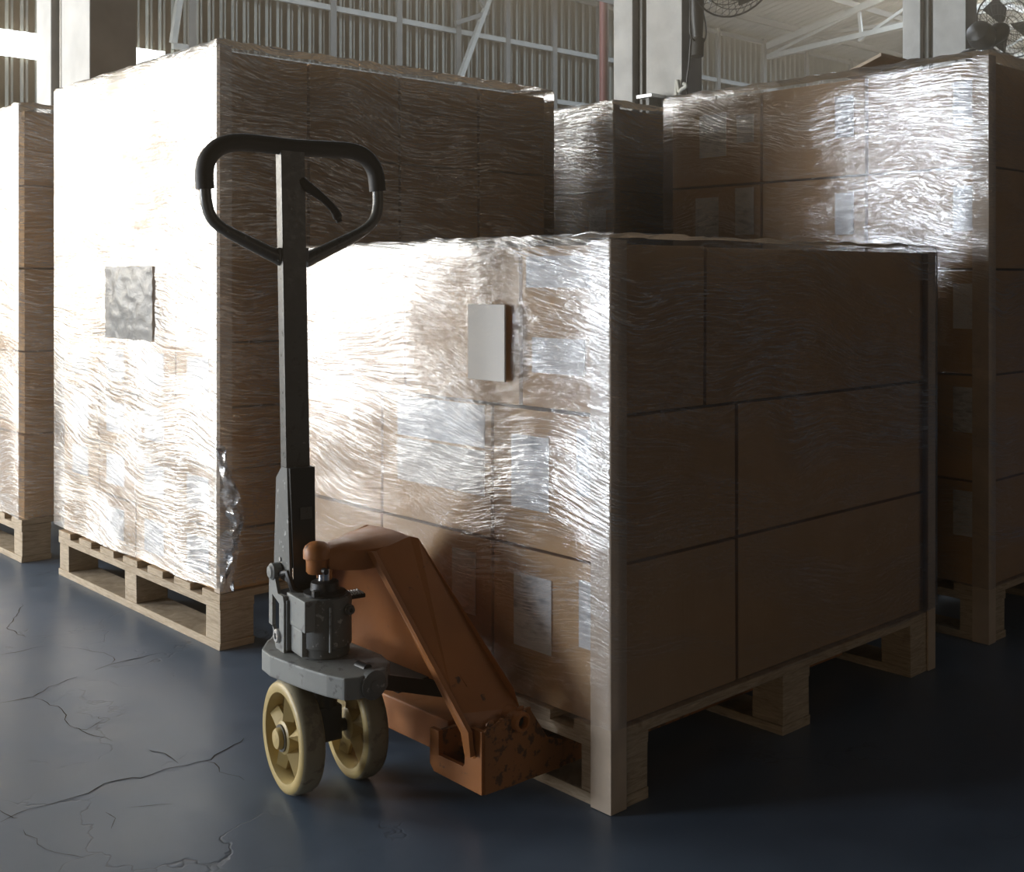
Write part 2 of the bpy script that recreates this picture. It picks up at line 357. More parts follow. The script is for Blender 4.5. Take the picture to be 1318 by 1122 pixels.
# wall fans
def fan(name_label, hub, axis, R, wallpt, cable=None):
    t = thing('wall_fan', name_label, 'fan', hub, 'black wall fans on the columns')
    hub = Vector(hub); d, s, u = frame_of(axis); bm = bmesh.new()
    def ring(r, h, th): add_tube(bm, [hub+d*h+(s*math.cos(2*PI*i/32)+u*math.sin(2*PI*i/32))*r for i in range(32)], th, 5, 1, True)
    for r, h in ((R, 0), (R*.8, .05), (R*.6, .065), (R*.4, .075), (R*.2, .08), (R*.8, -.05), (R*.5, -.07)): ring(r, h, .003 if r < R else .007)
    for i in range(36):
        a = 2*PI*i/36; e = s*math.cos(a)+u*math.sin(a); f2 = s*math.cos(a+.25)+u*math.sin(a+.25)
        add_tube(bm, [hub+d*.08+e*R*.15, hub+d*.07+e*R*.6, hub+d*.045+f2*R*.85, hub+f2*R], .002, 4)
        add_tube(bm, [hub-d*.08+e*R*.15, hub-d*.06+e*R*.6, hub+e*R], .002, 4)
    obj('cage', bm, M['black'], t)
    bm = bmesh.new()
    for i in range(3):
        a = 2*PI*i/3; e = s*math.cos(a)+u*math.sin(a); g = d.cross(e)
        pts = [hub+e*.05-g*.02-d*.01, hub+e*R*.85-g*.02-d*.03, hub+e*R*.8+g*.14+d*.02, hub+e*R*.35+g*.13+d*.02, hub+e*.05+g*.03+d*.01]
        add_prism(bm, pts, d*.004)
    obj('blade_set', bm, M['black'], t)
    obj('motor_housing', lathe(hub-d*.26, d, [(0, .03), (.02, .075), (.16, .085), (.22, .06), (.24, .03)], 20), M['black'], t, smooth=True)
    w = Vector(wallpt); bm = bmesh.new(); add_tube(bm, [hub-d*.18, hub-d*.18+(w-(hub-d*.18))*.5+Vector((0, 0, -.04)), w], .035, 10)
    obj('mounting_arm', bm, M['black'], t, smooth=True)
    return t
h1 = PU(948, -42, 4.6)
f1 = fan('black wire-cage fan fixed to the middle column', h1, (-.25, -.75, -.45), .33, (6.36, 5.08, h1.z))
p1 = PU(896, -20, 4.98); p2 = PU(898, 48, 4.98); p3 = PU(897, 74, 4.98)
obj('control_stem', lathe(p1, p2-p1, [(0, .055), ((p2-p1).length*.5, .05), ((p2-p1).length, .035)], 14), M['black'], f1, smooth=True)
obj('pull_switch', lathe(p2, p3-p2, [(0, .03), (.01, .045), ((p3-p2).length-.01, .045), ((p3-p2).length, .03)], 14), M['rubber'], f1, smooth=True)
obj('power_cable', tube(smooth_path([PU(889, 0, 4.97), PU(888, 25, 4.97), PU(890, 48, 4.97), PU(904, 55, 4.97), PU(909, 40, 4.97), PU(904, 10, 4.97)], 6), .006, 6), M['black'], f1)
obj('power_cable', tube(smooth_path([PU(889, 50, 5.0), PU(887, 80, 5.02), PU(884, 105, 5.05), PU(885, 126, 5.06)], 6), .006, 6), M['black'], f1)
h2 = PU(1296, 34, 4.6)
f2 = fan('black wall fan seen edge-on behind the tall right-hand load', h2, (.75, -.25, .5), .30, (10.57, 5.1, h2.z-.25))
obj('motor_cover', lathe(PU(1268, 52, 4.7), (-.7, 0, .3), [(0, .1), (.06, .12), (.16, .10), (.2, .04)], 16), M['black'], f2, smooth=True)
obj('power_cable', tube(smooth_path([PU(1266, 62, 4.7), PU(1248, 64, 4.8), PU(1236, 70, 4.95), PU(1231, 78, 5.05)], 6), .012, 6), M['black'], f2)
# floor cracks
def crack(pts, w=.0016):
    w *= .75
    P = [PZ(x/2.659, 700+y/2.659, 0) for x, y in pts]; Q = []
    for i in range(len(P)-1):
        n = max(2, int((P[i+1]-P[i]).length/.02))
        for j in range(n): Q.append(P[i].lerp(P[i+1], j/n)+Vector((random.uniform(-1, 1), random.uniform(-1, 1), 0))*.006)
    Q.append(P[-1]); bm = bmesh.new(); L = []; R = []
    for i, q in enumerate(Q):
        d = (Q[min(i+1, len(Q)-1)]-Q[max(i-1, 0)]).normalized(); s = Vector((-d.y, d.x, 0))
        ww = w*random.uniform(.4, 1.4)*(.3 if i in (0, len(Q)-1) else 1)
        L.append(bm.verts.new(q+s*ww+Vector((0, 0, .0006)))); R.append(bm.verts.new(q-s*ww+Vector((0, 0, .0006))))
    for i in range(len(Q)-1): bm.faces.new((L[i], R[i], R[i+1], L[i+1]))
    return bm
fl = bpy.data.objects['floor']
crk = simple('crack_dirt', (.012, .013, .015), .9)
for pts, w in (([(0, 542), (120, 522), (170, 490), (265, 455)], .002), ([(120, 525), (215, 565), (235, 625), (330, 655), (385, 675)], .0012),
   ([(320, 430), (385, 408), (470, 390), (560, 372)], .002), ([(385, 408), (395, 385), (330, 370), (215, 352)], .0016),
   ([(0, 948), (100, 905), (220, 880), (300, 850), (400, 805), (490, 800), (600, 762), (715, 740), (800, 690), (835, 665)], .0018),
   ([(715, 742), (760, 780), (835, 808)], .0013), ([(600, 750), (560, 715), (510, 705)], .0014), ([(0, 905), (30, 930), (60, 938)], .0014),
   ([(365, 920), (390, 935), (380, 975)], .001), ([(0, 380), (50, 370), (150, 350)], .0014), ([(20, 290), (60, 240), (75, 205)], .0014), ([(20, 285), (90, 320)], .0014),
   ([(235, 620), (290, 640), (350, 600), (340, 590)], .0009), ([(70, 980), (160, 1040), (290, 1075)], .0009), ([(440, 900), (590, 890)], .0008)):
    obj('floor_crack', crack(pts, w), crk, fl)

# ------------------------------------------------------------------ pallets
def make_pallet(loc, lx, ly, label):
    x0, y0 = loc; x1, y1 = x0+lx, y0+ly
    t = thing('wooden_pallet', label, 'pallet', (x0, y0, 0), 'wooden pallets under the wrapped loads')
    xs = (x0, x0+lx/2-.05, x1-.10); ys = (y0, y0+ly/2-.04, y1-.08)
    for x in xs:
        obj('bottom_board', box((x, y0, 0), (x+.10, y1, .02), .002, jit=.001), M['wood'], t)
        obj('stringer_board', box((x, y0, .103), (x+.10, y1, .125), .002, jit=.0008), M['wood'], t)
        for y in ys: obj('block', box((x+.002, y+.001, .02), (x+.098, y+.078, .103), .003, jit=.001), M['wood'], t)
    n = 7; w = .095; g = (ly-w*n)/(n-1)
    for i in range(n):
        y = y0+i*(w+g)
        obj('deck_board', box((x0, y, .125), (x1, y+w, .144), .002, jit=.0008), M['wood'], t)
    return t
LO = {'A': (1.53, 1.408, 1.15, 1.03, 1.03), 'B': (1.463, 2.703, 1.18, 1.06, 1.552), 'C': (1.427, 3.99, 1.16, 1.06, 1.53),
      'D': (2.965, 1.40, 1.16, 1.08, 1.535), 'E': (2.875, 2.635, 1.13, 1.06, 1.535)}
WHERE = {'A': 'low wrapped load behind the pallet truck', 'B': 'tall wrapped load behind the handle', 'C': 'wrapped load at the left edge',
         'D': 'tall wrapped load at the right edge', 'E': 'dark wrapped load in the middle background'}
PAL = {'A': 'light wooden pallet with the truck forks pushed into it', 'B': 'pale wooden block pallet under the tall load left of the pallet truck',
       'C': 'wooden pallet at the left edge of the photo under a wrapped load', 'D': 'shadowed wooden pallet under the tall load at the right edge',
       'E': 'hidden wooden pallet under the middle background load'}
for q, (x, y, lx, ly, h) in LO.items(): make_pallet((x, y), lx, ly, PAL[q])
def put_label(par, side, a0, a1, z0, z1, p):
    """side 'v': on the -x face at x=p; 'u': on the -y face at y=p"""
    if side == 'v': bm = box((p-.0012, min(a0, a1), z0), (p-.0002, max(a0, a1), z1))
    else: bm = box((min(a0, a1), p-.0012, z0), (max(a0, a1), p-.0002, z1))
    return obj('shipping_label', bm, M['label'], par)
def carton(x0, y0, z0, x1, y1, z1, label, group, seam='u'):
    g = .0045; cx, cy = (x0+x1)/2, (y0+y1)/2
    t = thing('cardboard_carton', label, 'carton', (cx, cy, z0), group)
    bm = box((x0+g, y0+g, z0+.0005), (x1-g, y1-g, z1-g*1.2), .0025, jit=.0012)
    obj('carton_body', bm, M['carton'], t)
    return t
ROWN = ['bottom', 'second', 'third', 'fourth', 'fifth', 'sixth', 'seventh', 'eighth']
def label_for(q, r, nr, side, c, nc):
    row = ('bottom' if r == 0 else ROWN[r]+' lowest')+' row' if r < nr-1 else 'top row'
    if side == 'v': pos = ('near corner' if c == 0 else 'far end of lit side' if c == nc-1 else '%s from corner on lit side' % ROWN[c])
    else: pos = '%s from corner on shaded side' % ROWN[c]
    return '%s carton, %s, %s' % (WH2[q], row, pos)
WH2 = {'A': 'low front load', 'B': 'tall load behind handle', 'C': 'leftmost load', 'D': 'tall right-hand load', 'E': 'dark middle background load'}
CART = {}
def stack(q, rows, us, vs):
    x, y, lx, ly, h = LO[q]; n = len(rows)-1
    for r in range(n):
        u_, v_ = (us[r] if isinstance(us[0], (list, tuple)) else us), (vs[r] if isinstance(vs[0], (list, tuple)) else vs)
        for c in range(len(u_)-1):
            CART[q, r, 'v', c] = carton(v_[0], u_[c], rows[r], v_[1], u_[c+1], rows[r+1], label_for(q, r, n, 'v', c, len(u_)-1), 'cartons in the '+WHERE[q])
        for c in range(1, len(v_)-1):
            CART[q, r, 'u', c] = carton(v_[c], u_[0], rows[r], v_[c+1], u_[1], rows[r+1], label_for(q, r, n, 'u', c, len(v_)-1), 'cartons in the '+WHERE[q])
ua = [1.418, 1.741, 2.113, 2.43]; ub = [1.418, 1.659, 2.03, 2.43]
stack('A', [.145, .435, .705, 1.02], [ua, ua, ub], [[1.538, 1.917, 2.672], [1.538, 1.917, 2.672], [1.538, 1.815, 2.672]])
stack('B', [.145, .305, .46, .62, .79, 1.04, 1.29, 1.545], [2.712, 2.973, 3.225, 3.48, 3.755], [1.472, 1.737, 2.046, 2.35, 2.635])
stack('C', [.145, .43, .71, .99, 1.27, 1.525], [3.998, 4.35, 4.70, 5.04], [1.436, 1.82, 2.2, 2.58])
stack('D', [.145, .42, .70, .98, 1.25, 1.53], [1.408, 1.76, 2.119, 2.472], [2.974, 3.36, 3.74, 4.12])
stack('E', [.145, .42, .70, .98, 1.25, 1.53], [2.643, 2.99, 3.34, 3.69], [2.883, 3.26, 3.63, 3.99])
# labels seen on the cartons
A = lambda r, c: CART['A', r, 'v', c]
fA = 1.5405
put_label(A(1, 0), 'v', 1.682, 1.578, .508, .650, fA); put_label(A(1, 0), 'v', 1.504, 1.455, .552, .675, fA)
put_label(A(0, 0), 'v', 1.675, 1.571, .240, .382, fA); put_label(A(0, 0), 'v', 1.498, 1.455, .275, .398, fA)
put_label(A(0, 1), 'v', 1.864, 1.79, .270, .397, fA)
put_label(A(2, 0), 'v', 1.623, 1.484, .773, .840, fA); put_label(A(2, 0), 'v', 1.64, 1.464, .935, .995, fA)
l = put_label(A(1, 1), 'v', 2.051, 1.762, .612, .698, fA)
put_label(A(1, 1), 'v', 2.051, 1.762, .515, .606, fA).data.materials[0] = M['paper']
for r in (0, 1, 2, 3):
    for c in range(4):
        k0 = LO['B'][1]+.05+c*.258; z = [.145, .305, .46, .62][r]
        if (r, c) not in ((0, 3), (2, 0)):
            put_label(CART['B', r, 'v', c], 'v', k0+.03, k0+.15, z+.035, z+.125, 1.4745)
put_label(CART['D', 4, 'v', 2], 'v', 2.355, 2.25, 1.34, 1.475, 2.9765); put_label(CART['D', 4, 'v', 2], 'v', 2.209, 2.145, 1.375, 1.462, 2.9765)
put_label(CART['D', 3, 'v', 2], 'v', 2.371, 2.28, 1.08, 1.212, 2.9765); put_label(CART['D', 3, 'v', 2], 'v', 2.215, 2.145, 1.09, 1.236, 2.9765)
for r, z in ((4, 1.36), (3, 1.08), (2, .82), (1, .545), (0, .27)):
    put_label(CART['D', r, 'v', 0], 'v', 1.501, 1.445, z, z+.12, 2.9765)
    put_label(CART['D', r, 'v', 1], 'v', 1.86, 1.80, z, z+.12, 2.9765)
for c in (0, 1): put_label(CART['E', 3, 'v', c], 'v', 2.68+c*.35, 2.76+c*.35, 1.06, 1.19, 2.8855)
# ------------------------------------------------------------------ corner boards
def corner_board(q, cx, cy, sx, sy, z0, z1, label, wu=.05, wv=.042):
    """L section hugging a corner at (cx, cy); sx, sy point into the load"""
    th = .0045; P = [(0, 0), (sx*wv, 0), (sx*wv, sy*th), (sx*th, sy*th), (sx*th, sy*wu), (0, sy*wu)]
    bm = prism([(cx+a, cy+b, z0) for a, b in P], (0, 0, z1-z0), .0012)
    return tag(obj('corner_board', bm, M['board'], loc=(cx, cy, z0)), label, 'corner protector', 'cardboard corner protectors')
corner_board('A', 1.522, 1.402, 1, 1, .001, 1.022, 'beige cardboard corner board, near corner of the low load, reaching the floor')
corner_board('A', 2.690, 1.402, -1, 1, .001, 1.018, 'shaded cardboard corner board at the right end of the low load', .04, .035)
corner_board('B', 1.463, 2.703, 1, 1, .146, 1.553, 'bright cardboard corner board on the near corner of the tall load behind the handle', .03, .035)
corner_board('D', 2.9575, 1.3945, 1, 1, .001, 1.536, 'dark cardboard corner board on the near corner of the right-hand tall load', .045, .04)
corner_board('E', 2.872, 2.632, 1, 1, .146, 1.536, 'dark corner board on the near corner of the middle background load', .03, .03)
# ------------------------------------------------------------------ stretch wrap
def wrap(q, mat, z0, z1, label, off=.009, amp=.004, top=.10, seed=0, low=None, sag=.012):
    x, y, lx, ly, h = LO[q]; ax, ay, bx, by = x-off, y-off, x+lx+off, y+ly+off
    c = .006; st = .018
    path = []
    def seg(p, r):
        L = (Vector(r)-Vector(p)).length; n = max(1, int(L/st))
        for i in range(n): path.append(Vector(p).lerp(Vector(r), i/n))
    cs = [(ax+c, ay), (bx-c, ay), (bx, ay+c), (bx, by-c), (bx-c, by), (ax+c, by), (ax, by-c), (ax, ay+c)]
    for i in range(8): seg((*cs[i], 0), (*cs[(i+1) % 8], 0))
    n = len(path); nz = int((z1-z0)/st)
    ctr = Vector(((ax+bx)/2, (ay+by)/2, 0)); bm = bmesh.new(); rows = []
    for j in range(nz+1):
        row = []
        for i, p in enumerate(path):
            edge = low(p) if low else z0
            z = edge+(z1-edge)*j/nz
            nrm = Vector((0, -1, 0)) if abs(p.y-ay) < 1e-6 else Vector((1, 0, 0)) if abs(p.x-bx) < 1e-6 else Vector((0, 1, 0)) if abs(p.y-by) < 1e-6 else Vector((-1, 0, 0)) if abs(p.x-ax) < 1e-6 else Vector((0, 0, 0))
            near = min(min(abs(p.x-ax), abs(p.x-bx))+0, 1) if nrm.y else min(abs(p.y-ay), abs(p.y-by))
            w = min(1, near/.06)
            nv = noise.noise(Vector((p.x*3+seed, p.y*3, z*14)))*.6+noise.noise(Vector((p.x*9, p.y*9+seed, z*40)))*.4
            d = amp*w*(.5+nv)
            if j == 0: z += .012*noise.noise(Vector((p.x*5+seed, p.y*5, 3)))
            row.append(bm.verts.new(Vector((p.x, p.y, z))+nrm*max(-.001, d)))
        rows.append(row)
    for f, dz in ((.03, .006), (.35, .008), (1.0, .004)):     # folded over the top edge
        row = []
        for i, p in enumerate(path):
            r = noise.noise(Vector((p.x*14+seed, p.y*14, f*3)))
            tgt = Vector((min(max(p.x, ax+top), bx-top), min(max(p.y, ay+top), by-top), 0))
            pp = p.lerp(tgt, f*(.8+.3*r)); zz = z1+dz+.010*abs(r)*(1 if f < .5 else .3)
            row.append(bm.verts.new((pp.x, pp.y, zz)))
        rows.append(row)
    for j in range(len(rows)-1):
        for i in range(n): bm.faces.new((rows[j][i], rows[j][(i+1) % n], rows[j+1][(i+1) % n], rows[j+1][i]))
    for f in bm.faces: f.smooth = True
    o = obj('stretch_wrap', bm, mat, loc=(x, y, z0), smooth=True)
    tag(o, label, 'plastic wrap', 'clear stretch wrap around the loads')
    return o
wrap('A', M['film'], .15, 1.024, 'wrinkled clear plastic wrap around the low load behind the pallet truck', .0125, seed=3)
bw = wrap('B', M['filmb'], .15, 1.556, 'clear plastic wrap glaring white around the tall load behind the handle', .0125, seed=11, low=lambda p: .16)
wrap('C', M['filmb'], .15, 1.535, 'clear plastic wrap around the load at the left edge', .0125, seed=23)
wrap('D', M['filmd'], .15, 1.540, 'glinting clear plastic wrap around the tall load at the right edge', .0125, seed=31)
wrap('E', M['filmb'], .15, 1.540, 'clear plastic wrap around the dark load in the middle background', .0125, seed=43)
# loose film tail at B's near corner
bm = bmesh.new()
for kk in range(7):
    pts = []
    a0 = random.uniform(-.012, .012)
    for i in range(14):
        t_ = i/13; z = .52-t_*.365
        bul = math.sin(PI*min(1, t_*1.05))**1.5*.035
        pts.append((1.455+bul*random.uniform(.1, 1.1)+.006*kk*t_, 2.684-bul*.45+a0*math.sin(t_*9+kk), z+random.uniform(-.006, .006)))
    pts = smooth_path(pts, 3); wv = [random.uniform(.008, .016) for _ in pts]
    L = []; R = []
    for i, p in enumerate(pts):
        an = kk*1.1+i*.22; s = Vector((math.cos(an), -abs(math.sin(an)), .25*math.sin(an*2)))*wv[i]*(1 if i < len(pts)-5 else .4)
        q0 = p-s; q1 = p+s
        q0.y = min(q0.y, 2.687); q1.y = min(q1.y, 2.687); L.append(bm.verts.new(q0)); R.append(bm.verts.new(q1))
    for i in range(len(pts)-1): bm.faces.new((L[i], R[i], R[i+1], L[i+1]))
obj('loose_film_tail', bm, film_mat('bunched_film', .5, .5, 1.4), bw, smooth=True)
# papers on the wrap
tag(obj('paper_sheet', box((1.505, 1.664, .753), (1.509, 1.773, .902), .0008), M['paper'], loc=(1.505, 1.72, .753)), 'blank greyish paper sheet stuck on the low load, right of the tiller', 'paper')
def pouch():
    bm = bmesh.new(); n = 22; y0, y1, z0, z1, x = 3.049, 3.361, .780, .990, 1.444
    G = [[bm.verts.new((x-.007*math.sin(PI*i/n)*math.sin(PI*j/n)-.004*noise.noise(Vector((i*.35, j*.5, 1))), y0+(y1-y0)*i/n, z0+(z1-z0)*j/n+.004*noise.noise(Vector((i*.3, j*.3, 9))))) for j in range(n+1)] for i in range(n+1)]
    for i in range(n):
        for j in range(n): bm.faces.new((G[i][j], G[i+1][j], G[i+1][j+1], G[i][j+1]))
    bmesh.ops.solidify(bm, geom=bm.faces[:], thickness=.0015); return bm
m = NT('crumpled_pouch_plastic'); p = m.pos(); nn = m.noise(p, 16.0, 4, .6, .5)
M['pouch'] = m.done(m.pbsdf(Base_Color=m.mix(m.ramp(nn, .35, .65), C4(.50, .49, .47), C4(.62, .60, .56)), Roughness=.3, Normal=m.bump(nn, .45, .012)))
tag(obj('document_pouch', pouch(), M['pouch'], loc=(1.444, 3.2, .78), smooth=True), 'crumpled grey plastic document pouch on the bright face of the tall load', 'pouch')
# cardboard scrap on top of D
s0 = PV(1104, 92, 3.1); 
tag(obj('cardboard_scrap', box((3.06, s0.y-.10, 1.552), (3.30, s0.y+.03, 1.562), .002, fn=lambda v: Vector((v.x, v.y, v.z+.34*(s0.y+.03-v.y)*1.0))), M['board'], loc=(3.1, s0.y, 1.552)), 'tilted cardboard scrap on top of the right-hand tall load', 'cardboard')

# ------------------------------------------------------------------ pallet truck
T = thing('pallet_truck', 'worn orange hand pallet truck with yellowed wheels, forks under the low load', 'pallet truck', (1.226, 1.861, 0))
W0 = Vector((1.226, 1.861, 0)); av = Vector((.9865, -.164, 0)).normalized(); tv = Vector((-av.y, av.x, 0))
def L(x, y, z): return W0+av*x+tv*y+Vector((0, 0, z))
def Lf(v): return L(v.x, v.y, v.z)
# forks
def fork(u0, u1, mir):
    bm = bmesh.new(); zt, zb, th = .086, .034, .006
    x0, x1 = 1.40, 2.52
    prof = [(u0, zb), (u0, zt-.008), (u0+.008, zt), (u1-.008, zt), (u1, zt-.008), (u1, zb), (u1-th, zb), (u1-th, zt-th), (u0+th, zt-th), (u0+th, zb)]
    add_prism(bm, [(x0, a, b) for a, b in prof], (x1-x0, 0, 0))
    f = obj('fork', bm, M['oworn'], T)
    bm = bmesh.new()
    # tip and load roller
    cu = (u0+u1)/2
    add_prism(bm, [(x1, u0, zb), (x1, u0, zt), (x1, u1, zt), (x1, u1, zb)], (.002, 0, 0))
    obj('fork_tip', prism([(x1, u0, zt), (x1, u1, zt), (x1+.06, u1-.03, zt-.01), (x1+.06, u0+.03, zt-.01)], (0, 0, -.03), .003), M['oworn'], f)
    bm.free()
    obj('load_roller', cyl((x1-.16, cu-.04, .037), (x1-.16, cu+.04, .037), .0365), M['nylon'], f, smooth=True)
    return f
UN0, UN1, UF0, UF1 = 1.555, 1.712, 2.044, 2.201
fork(UN0, UN1, 0); fork(UF0, UF1, 1)
# heel plates (the notched plates at the fork roots) and heel boxes
def heel(s, u0):
    """s=+1: section starts at outer u0 and runs inward +y; s=-1 mirrored"""
    U = lambda d: u0+s*d
    x = 1.352
    pts = [(x, U(0), .038), (x, U(.135), .040), (x, U(.147), .052), (x, U(.147), .118), (x, U(.121), .118), (x, U(.121), .074), (x, U(.052), .074), (x, U(.047), .080), (x, U(.046), .150), (x, U(0), .150)]
    h = obj('heel_plate', prism(pts, (.010, 0, 0), .001), M['orange'], T)
    # side skirt along the outer fork side
    sk = [(x+.006, U(0), .038), (x+.006, U(0), .150), (x+.115, U(0), .165), (x+.16, U(0), .100), (x+.20, U(0), .086), (x+.20, U(0), .034)]
    sk = [(a, b-s*.003, c) for a, b, c in sk]
    obj('heel_side', prism(sk, (0, s*.010, 0), .001), M['oworn'], T)
    obj('heel_floor', box((x+.010, min(U(.02), U(.147)), .040), (x+.11, max(U(.02), U(.147)), .052)), M['oworn'], T)
    obj('heel_inner', box((x+.010, min(U(.121), U(.131)), .052), (x+.12, max(U(.121), U(.131)), .116)), M['oworn'], T)
    # weld lumps
    bm = bmesh.new()
    for i in range(16):
        c = Vector((x+.012+.10*(i/15), U(-.001), .148+.012*math.sin(i*1.7)+.012*(i/15)))
        bmesh.ops.create_icosphere(bm, subdivisions=1, radius=random.uniform(.004, .008), matrix=Matrix.Translation(c) @ Matrix.Diagonal((1.5, .5, .8, 1)))
    for i in range(9):
        c = Vector((x+.02+.01*i, U(-.001), .128+.006*math.sin(i*2.1)))
        bmesh.ops.create_icosphere(bm, subdivisions=1, radius=.005, matrix=Matrix.Translation(c) @ Matrix.Diagonal((1.8, .5, .7, 1)))
    obj('weld_bead', bm, M['oworn'], T, smooth=True)
heel(1, UN0); heel(-1, UF1)
# cross beam with chamfered recess for the wheels
zc0, zc1 = .052, .118
cb = [(1.395, 1.70), (1.395, 1.95), (1.44, 2.02), (1.50, 2.05), (1.50, 1.70)]
obj('cross_beam', prism([(a, b, zc0) for a, b in cb], (0, 0, zc1-zc0), .004), M['orange'], T)
# side panels of the head frame
def side(s):
    U = (lambda u: u) if s > 0 else (lambda u: UN0+UF1-u)
    out = [(1.300, U(1.812), .432), (1.385, U(1.806), .452), (1.398, U(1.795), .448), (1.448, U(1.577), .200), (1.458, U(1.570), .165), (1.445, U(1.569), .140), (1.352, U(1.569), .100), (1.338, U(1.569), .135), (1.330, U(1.60), .175)]
    n = Vector((0, s*.85, -.45)).normalized()
    if s < 0: out = [(p[0], p[1], p[2]) for p in out]
    h = obj('side_panel', prism(out, n*.010, .0015), M['orange'], T)
    # front flange
    fl_ = [(1.297, U(1.808), .434), (1.333, U(1.569), .150), (1.338, U(1.569), .105), (1.338, U(1.586), .105), (1.330, U(1.592), .165), (1.297, U(1.826), .432)]
    obj('front_flange', prism(fl_, (.010, 0, 0), .0015), M['orange'], h)
    e = obj('pivot_tube', lathe((1.438, U(1.60), .150), (0, -s, 0), [(0, .024), (.028, .022), (.033, .018), (.06, .018), (.062, .016), (.062, .012), (.045, .011), (.045, 0)], 24), M['orange'], T, smooth=True)
    obj('pin_end', lathe((1.438, U(1.60), .150), (0, -s, 0), [(.02, .0105), (.050, .0105), (.052, .008), (.048, .004)], 16), M['black'], e, smooth=True)
side(1); side(-1)
# front apron between the panels
ap = [(1.345, 1.80, .425), (1.345, 1.956, .425), (1.380, 2.135, .205), (1.372, 1.93, .185), (1.372, 1.82, .185), (1.380, 1.62, .205)]
def apron():
    bm = bmesh.new(); n = 12; G = []
    for j in range(n+1):
        t_ = j/n; z = .428-(.428-.190)*t_; hw = .075+.185*t_
        row = []
        for i in range(n+1):
            s_ = i/n*2-1
            zz = z+(.02*(s_*s_)*t_)
            xx = 1.322+.05*t_+.020*math.sin(PI*t_)*(1-s_*s_)
            row.append(bm.verts.new((xx, 1.878+hw*s_, zz)))
        G.append(row)
    for j in range(n):
        for i in range(n): bm.faces.new((G[j][i], G[j+1][i], G[j+1][i+1], G[j][i+1]))
    bmesh.ops.solidify(bm, geom=bm.faces[:], thickness=.005); return bm
obj('front_apron', apron(), M['orange'], T, smooth=True)
# head arm and cup
def loft(sections, bev=0):
    bm = bmesh.new(); R = []
    for s_ in sections: R.append([bm.verts.new(p) for p in s_])
    n = len(R[0])
    for i in range(len(R)-1):
        for k_ in range(n): bm.faces.new((R[i][k_], R[i][(k_+1) % n], R[i+1][(k_+1) % n], R[i+1][k_]))
    bm.faces.new(R[0]); bm.faces.new(list(reversed(R[-1])))
    return bm
def sec(x, cu, hw, zb, zt, r=.25):
    P = []
    for a, b in ((-1, 0), (-1, 1-r), (-1+r, .94), (-.3, 1), (.3, 1), (1-r, .94), (1, 1-r), (1, 0)): P.append((x, cu+a*hw, zb+(zt-zb)*b))
    return P
arm = loft([sec(1.225, 1.865, .022, .408, .446), sec(1.25, 1.866, .030, .402, .450), sec(1.29, 1.872, .046, .398, .449), sec(1.32, 1.878, .066, .402, .450), sec(1.385, 1.88, .075, .415, .455), sec(1.40, 1.88, .072, .425, .447)])
obj('head_arm', arm, M['orange'], T, smooth=True)
pc = L(0, 0, 0)
cupc = Vector((1.213, 1.867, 0))
obj('ball_cup', lathe((cupc.x, cupc.y, .398), (0, 0, 1), [(0, .018), (.004, .021), (.020, .021), (.027, .022), (.029, .0265), (.043, .0265), (.051, .023), (.057, .015), (.060, 0)], 28), M['orange'], T, smooth=True)
c_ = L(-.012, -.024, .407); obj('set_screw', cyl(c_+tv*.004, c_-tv*.010, .0055, 12), M['black'], T, smooth=True)
# pump
pump = obj('pump_body', lathe((pc.x, pc.y, .243), (0, 0, 1), [(0, .040), (.006, .046), (.020, .047), (.024, .0505), (.108, .0505), (.114, .047), (.116, .036)], 40), M['grey'], T, smooth=True)
obj('pump_collar', lathe((pc.x, pc.y, .357), (0, 0, 1), [(0, .040), (.006, .040), (.010, .028), (.024, .026), (.027, .020)], 28), M['black'], T, smooth=True)
obj('piston', lathe((pc.x, pc.y, .378), (0, 0, 1), [(0, .0135), (.028, .0135)], 24), M['chrome'], T, smooth=True)
for xx in (-.012,): obj('pump_rib', box((xx-.0015, -.054, .262), (xx+.0015, -.048, .345), 0, Lf), M['lgrey'], pump)
c_ = L(.028, -.044, .335); obj('valve_screw', lathe(c_, -tv, [(0, .010), (.006, .010), (.008, .0075), (.013, .0075), (.013, .004), (.008, .003)], 16), M['tube'], pump, smooth=True)
obj('bolt_head', cyl(L(-.030, -.028, .362), L(-.030, -.028, .374), .008, 6), M['black'], T)
# cheek block and slotted pivot bracket on the -a side
chk = [(-.075, .058, .248), (-.075, .058, .372), (-.055, .052, .358), (-.012, .030, .358)]
obj('valve_block', box((-.056, -.036, .300), (-.006, .05, .358), .003, Lf), M['lgrey'], pump)
obj('lower_block', box((-.054, -.018, .250), (-.006, .05, .302), .006, Lf), M['lgrey'], pump)
def bracket(x, mat):
    # plate in the t-z plane with a slot; built from strips around the slot
    bm = bmesh.new(); t0, t1 = .040, .115
    def strip(pts): add_prism(bm, [L(x, a, b) for a, b in pts], av*.007)
    strip([(.098, .285), (t1, .285), (t1, .395), (.104, .402), (.098, .380)])
    strip([(t0, .245), (.062, .245), (.062, .352), (.045, .352), (t0, .340)])
    strip([(.062, .334), (.098, .345), (.098, .380), (.090, .388), (.070, .352), (.062, .352)])
    strip([(.062, .245), (.080, .245), (.098, .285), (.062, .262)])
    return bm
obj('pivot_bracket', bracket(-.066, M['lgrey']), M['lgrey'], T)
obj('bracket_arm', box((-.062, .035, .25), (-.02, .075, .345), .003, Lf), M['grey'], T)
obj('pivot_bolt', lathe(L(-.052, .098, .388), -av, [(0, .016), (.016, .016), (.018, .013), (.021, .011), (.022, 0)], 24), M['lgrey'], T, smooth=True)
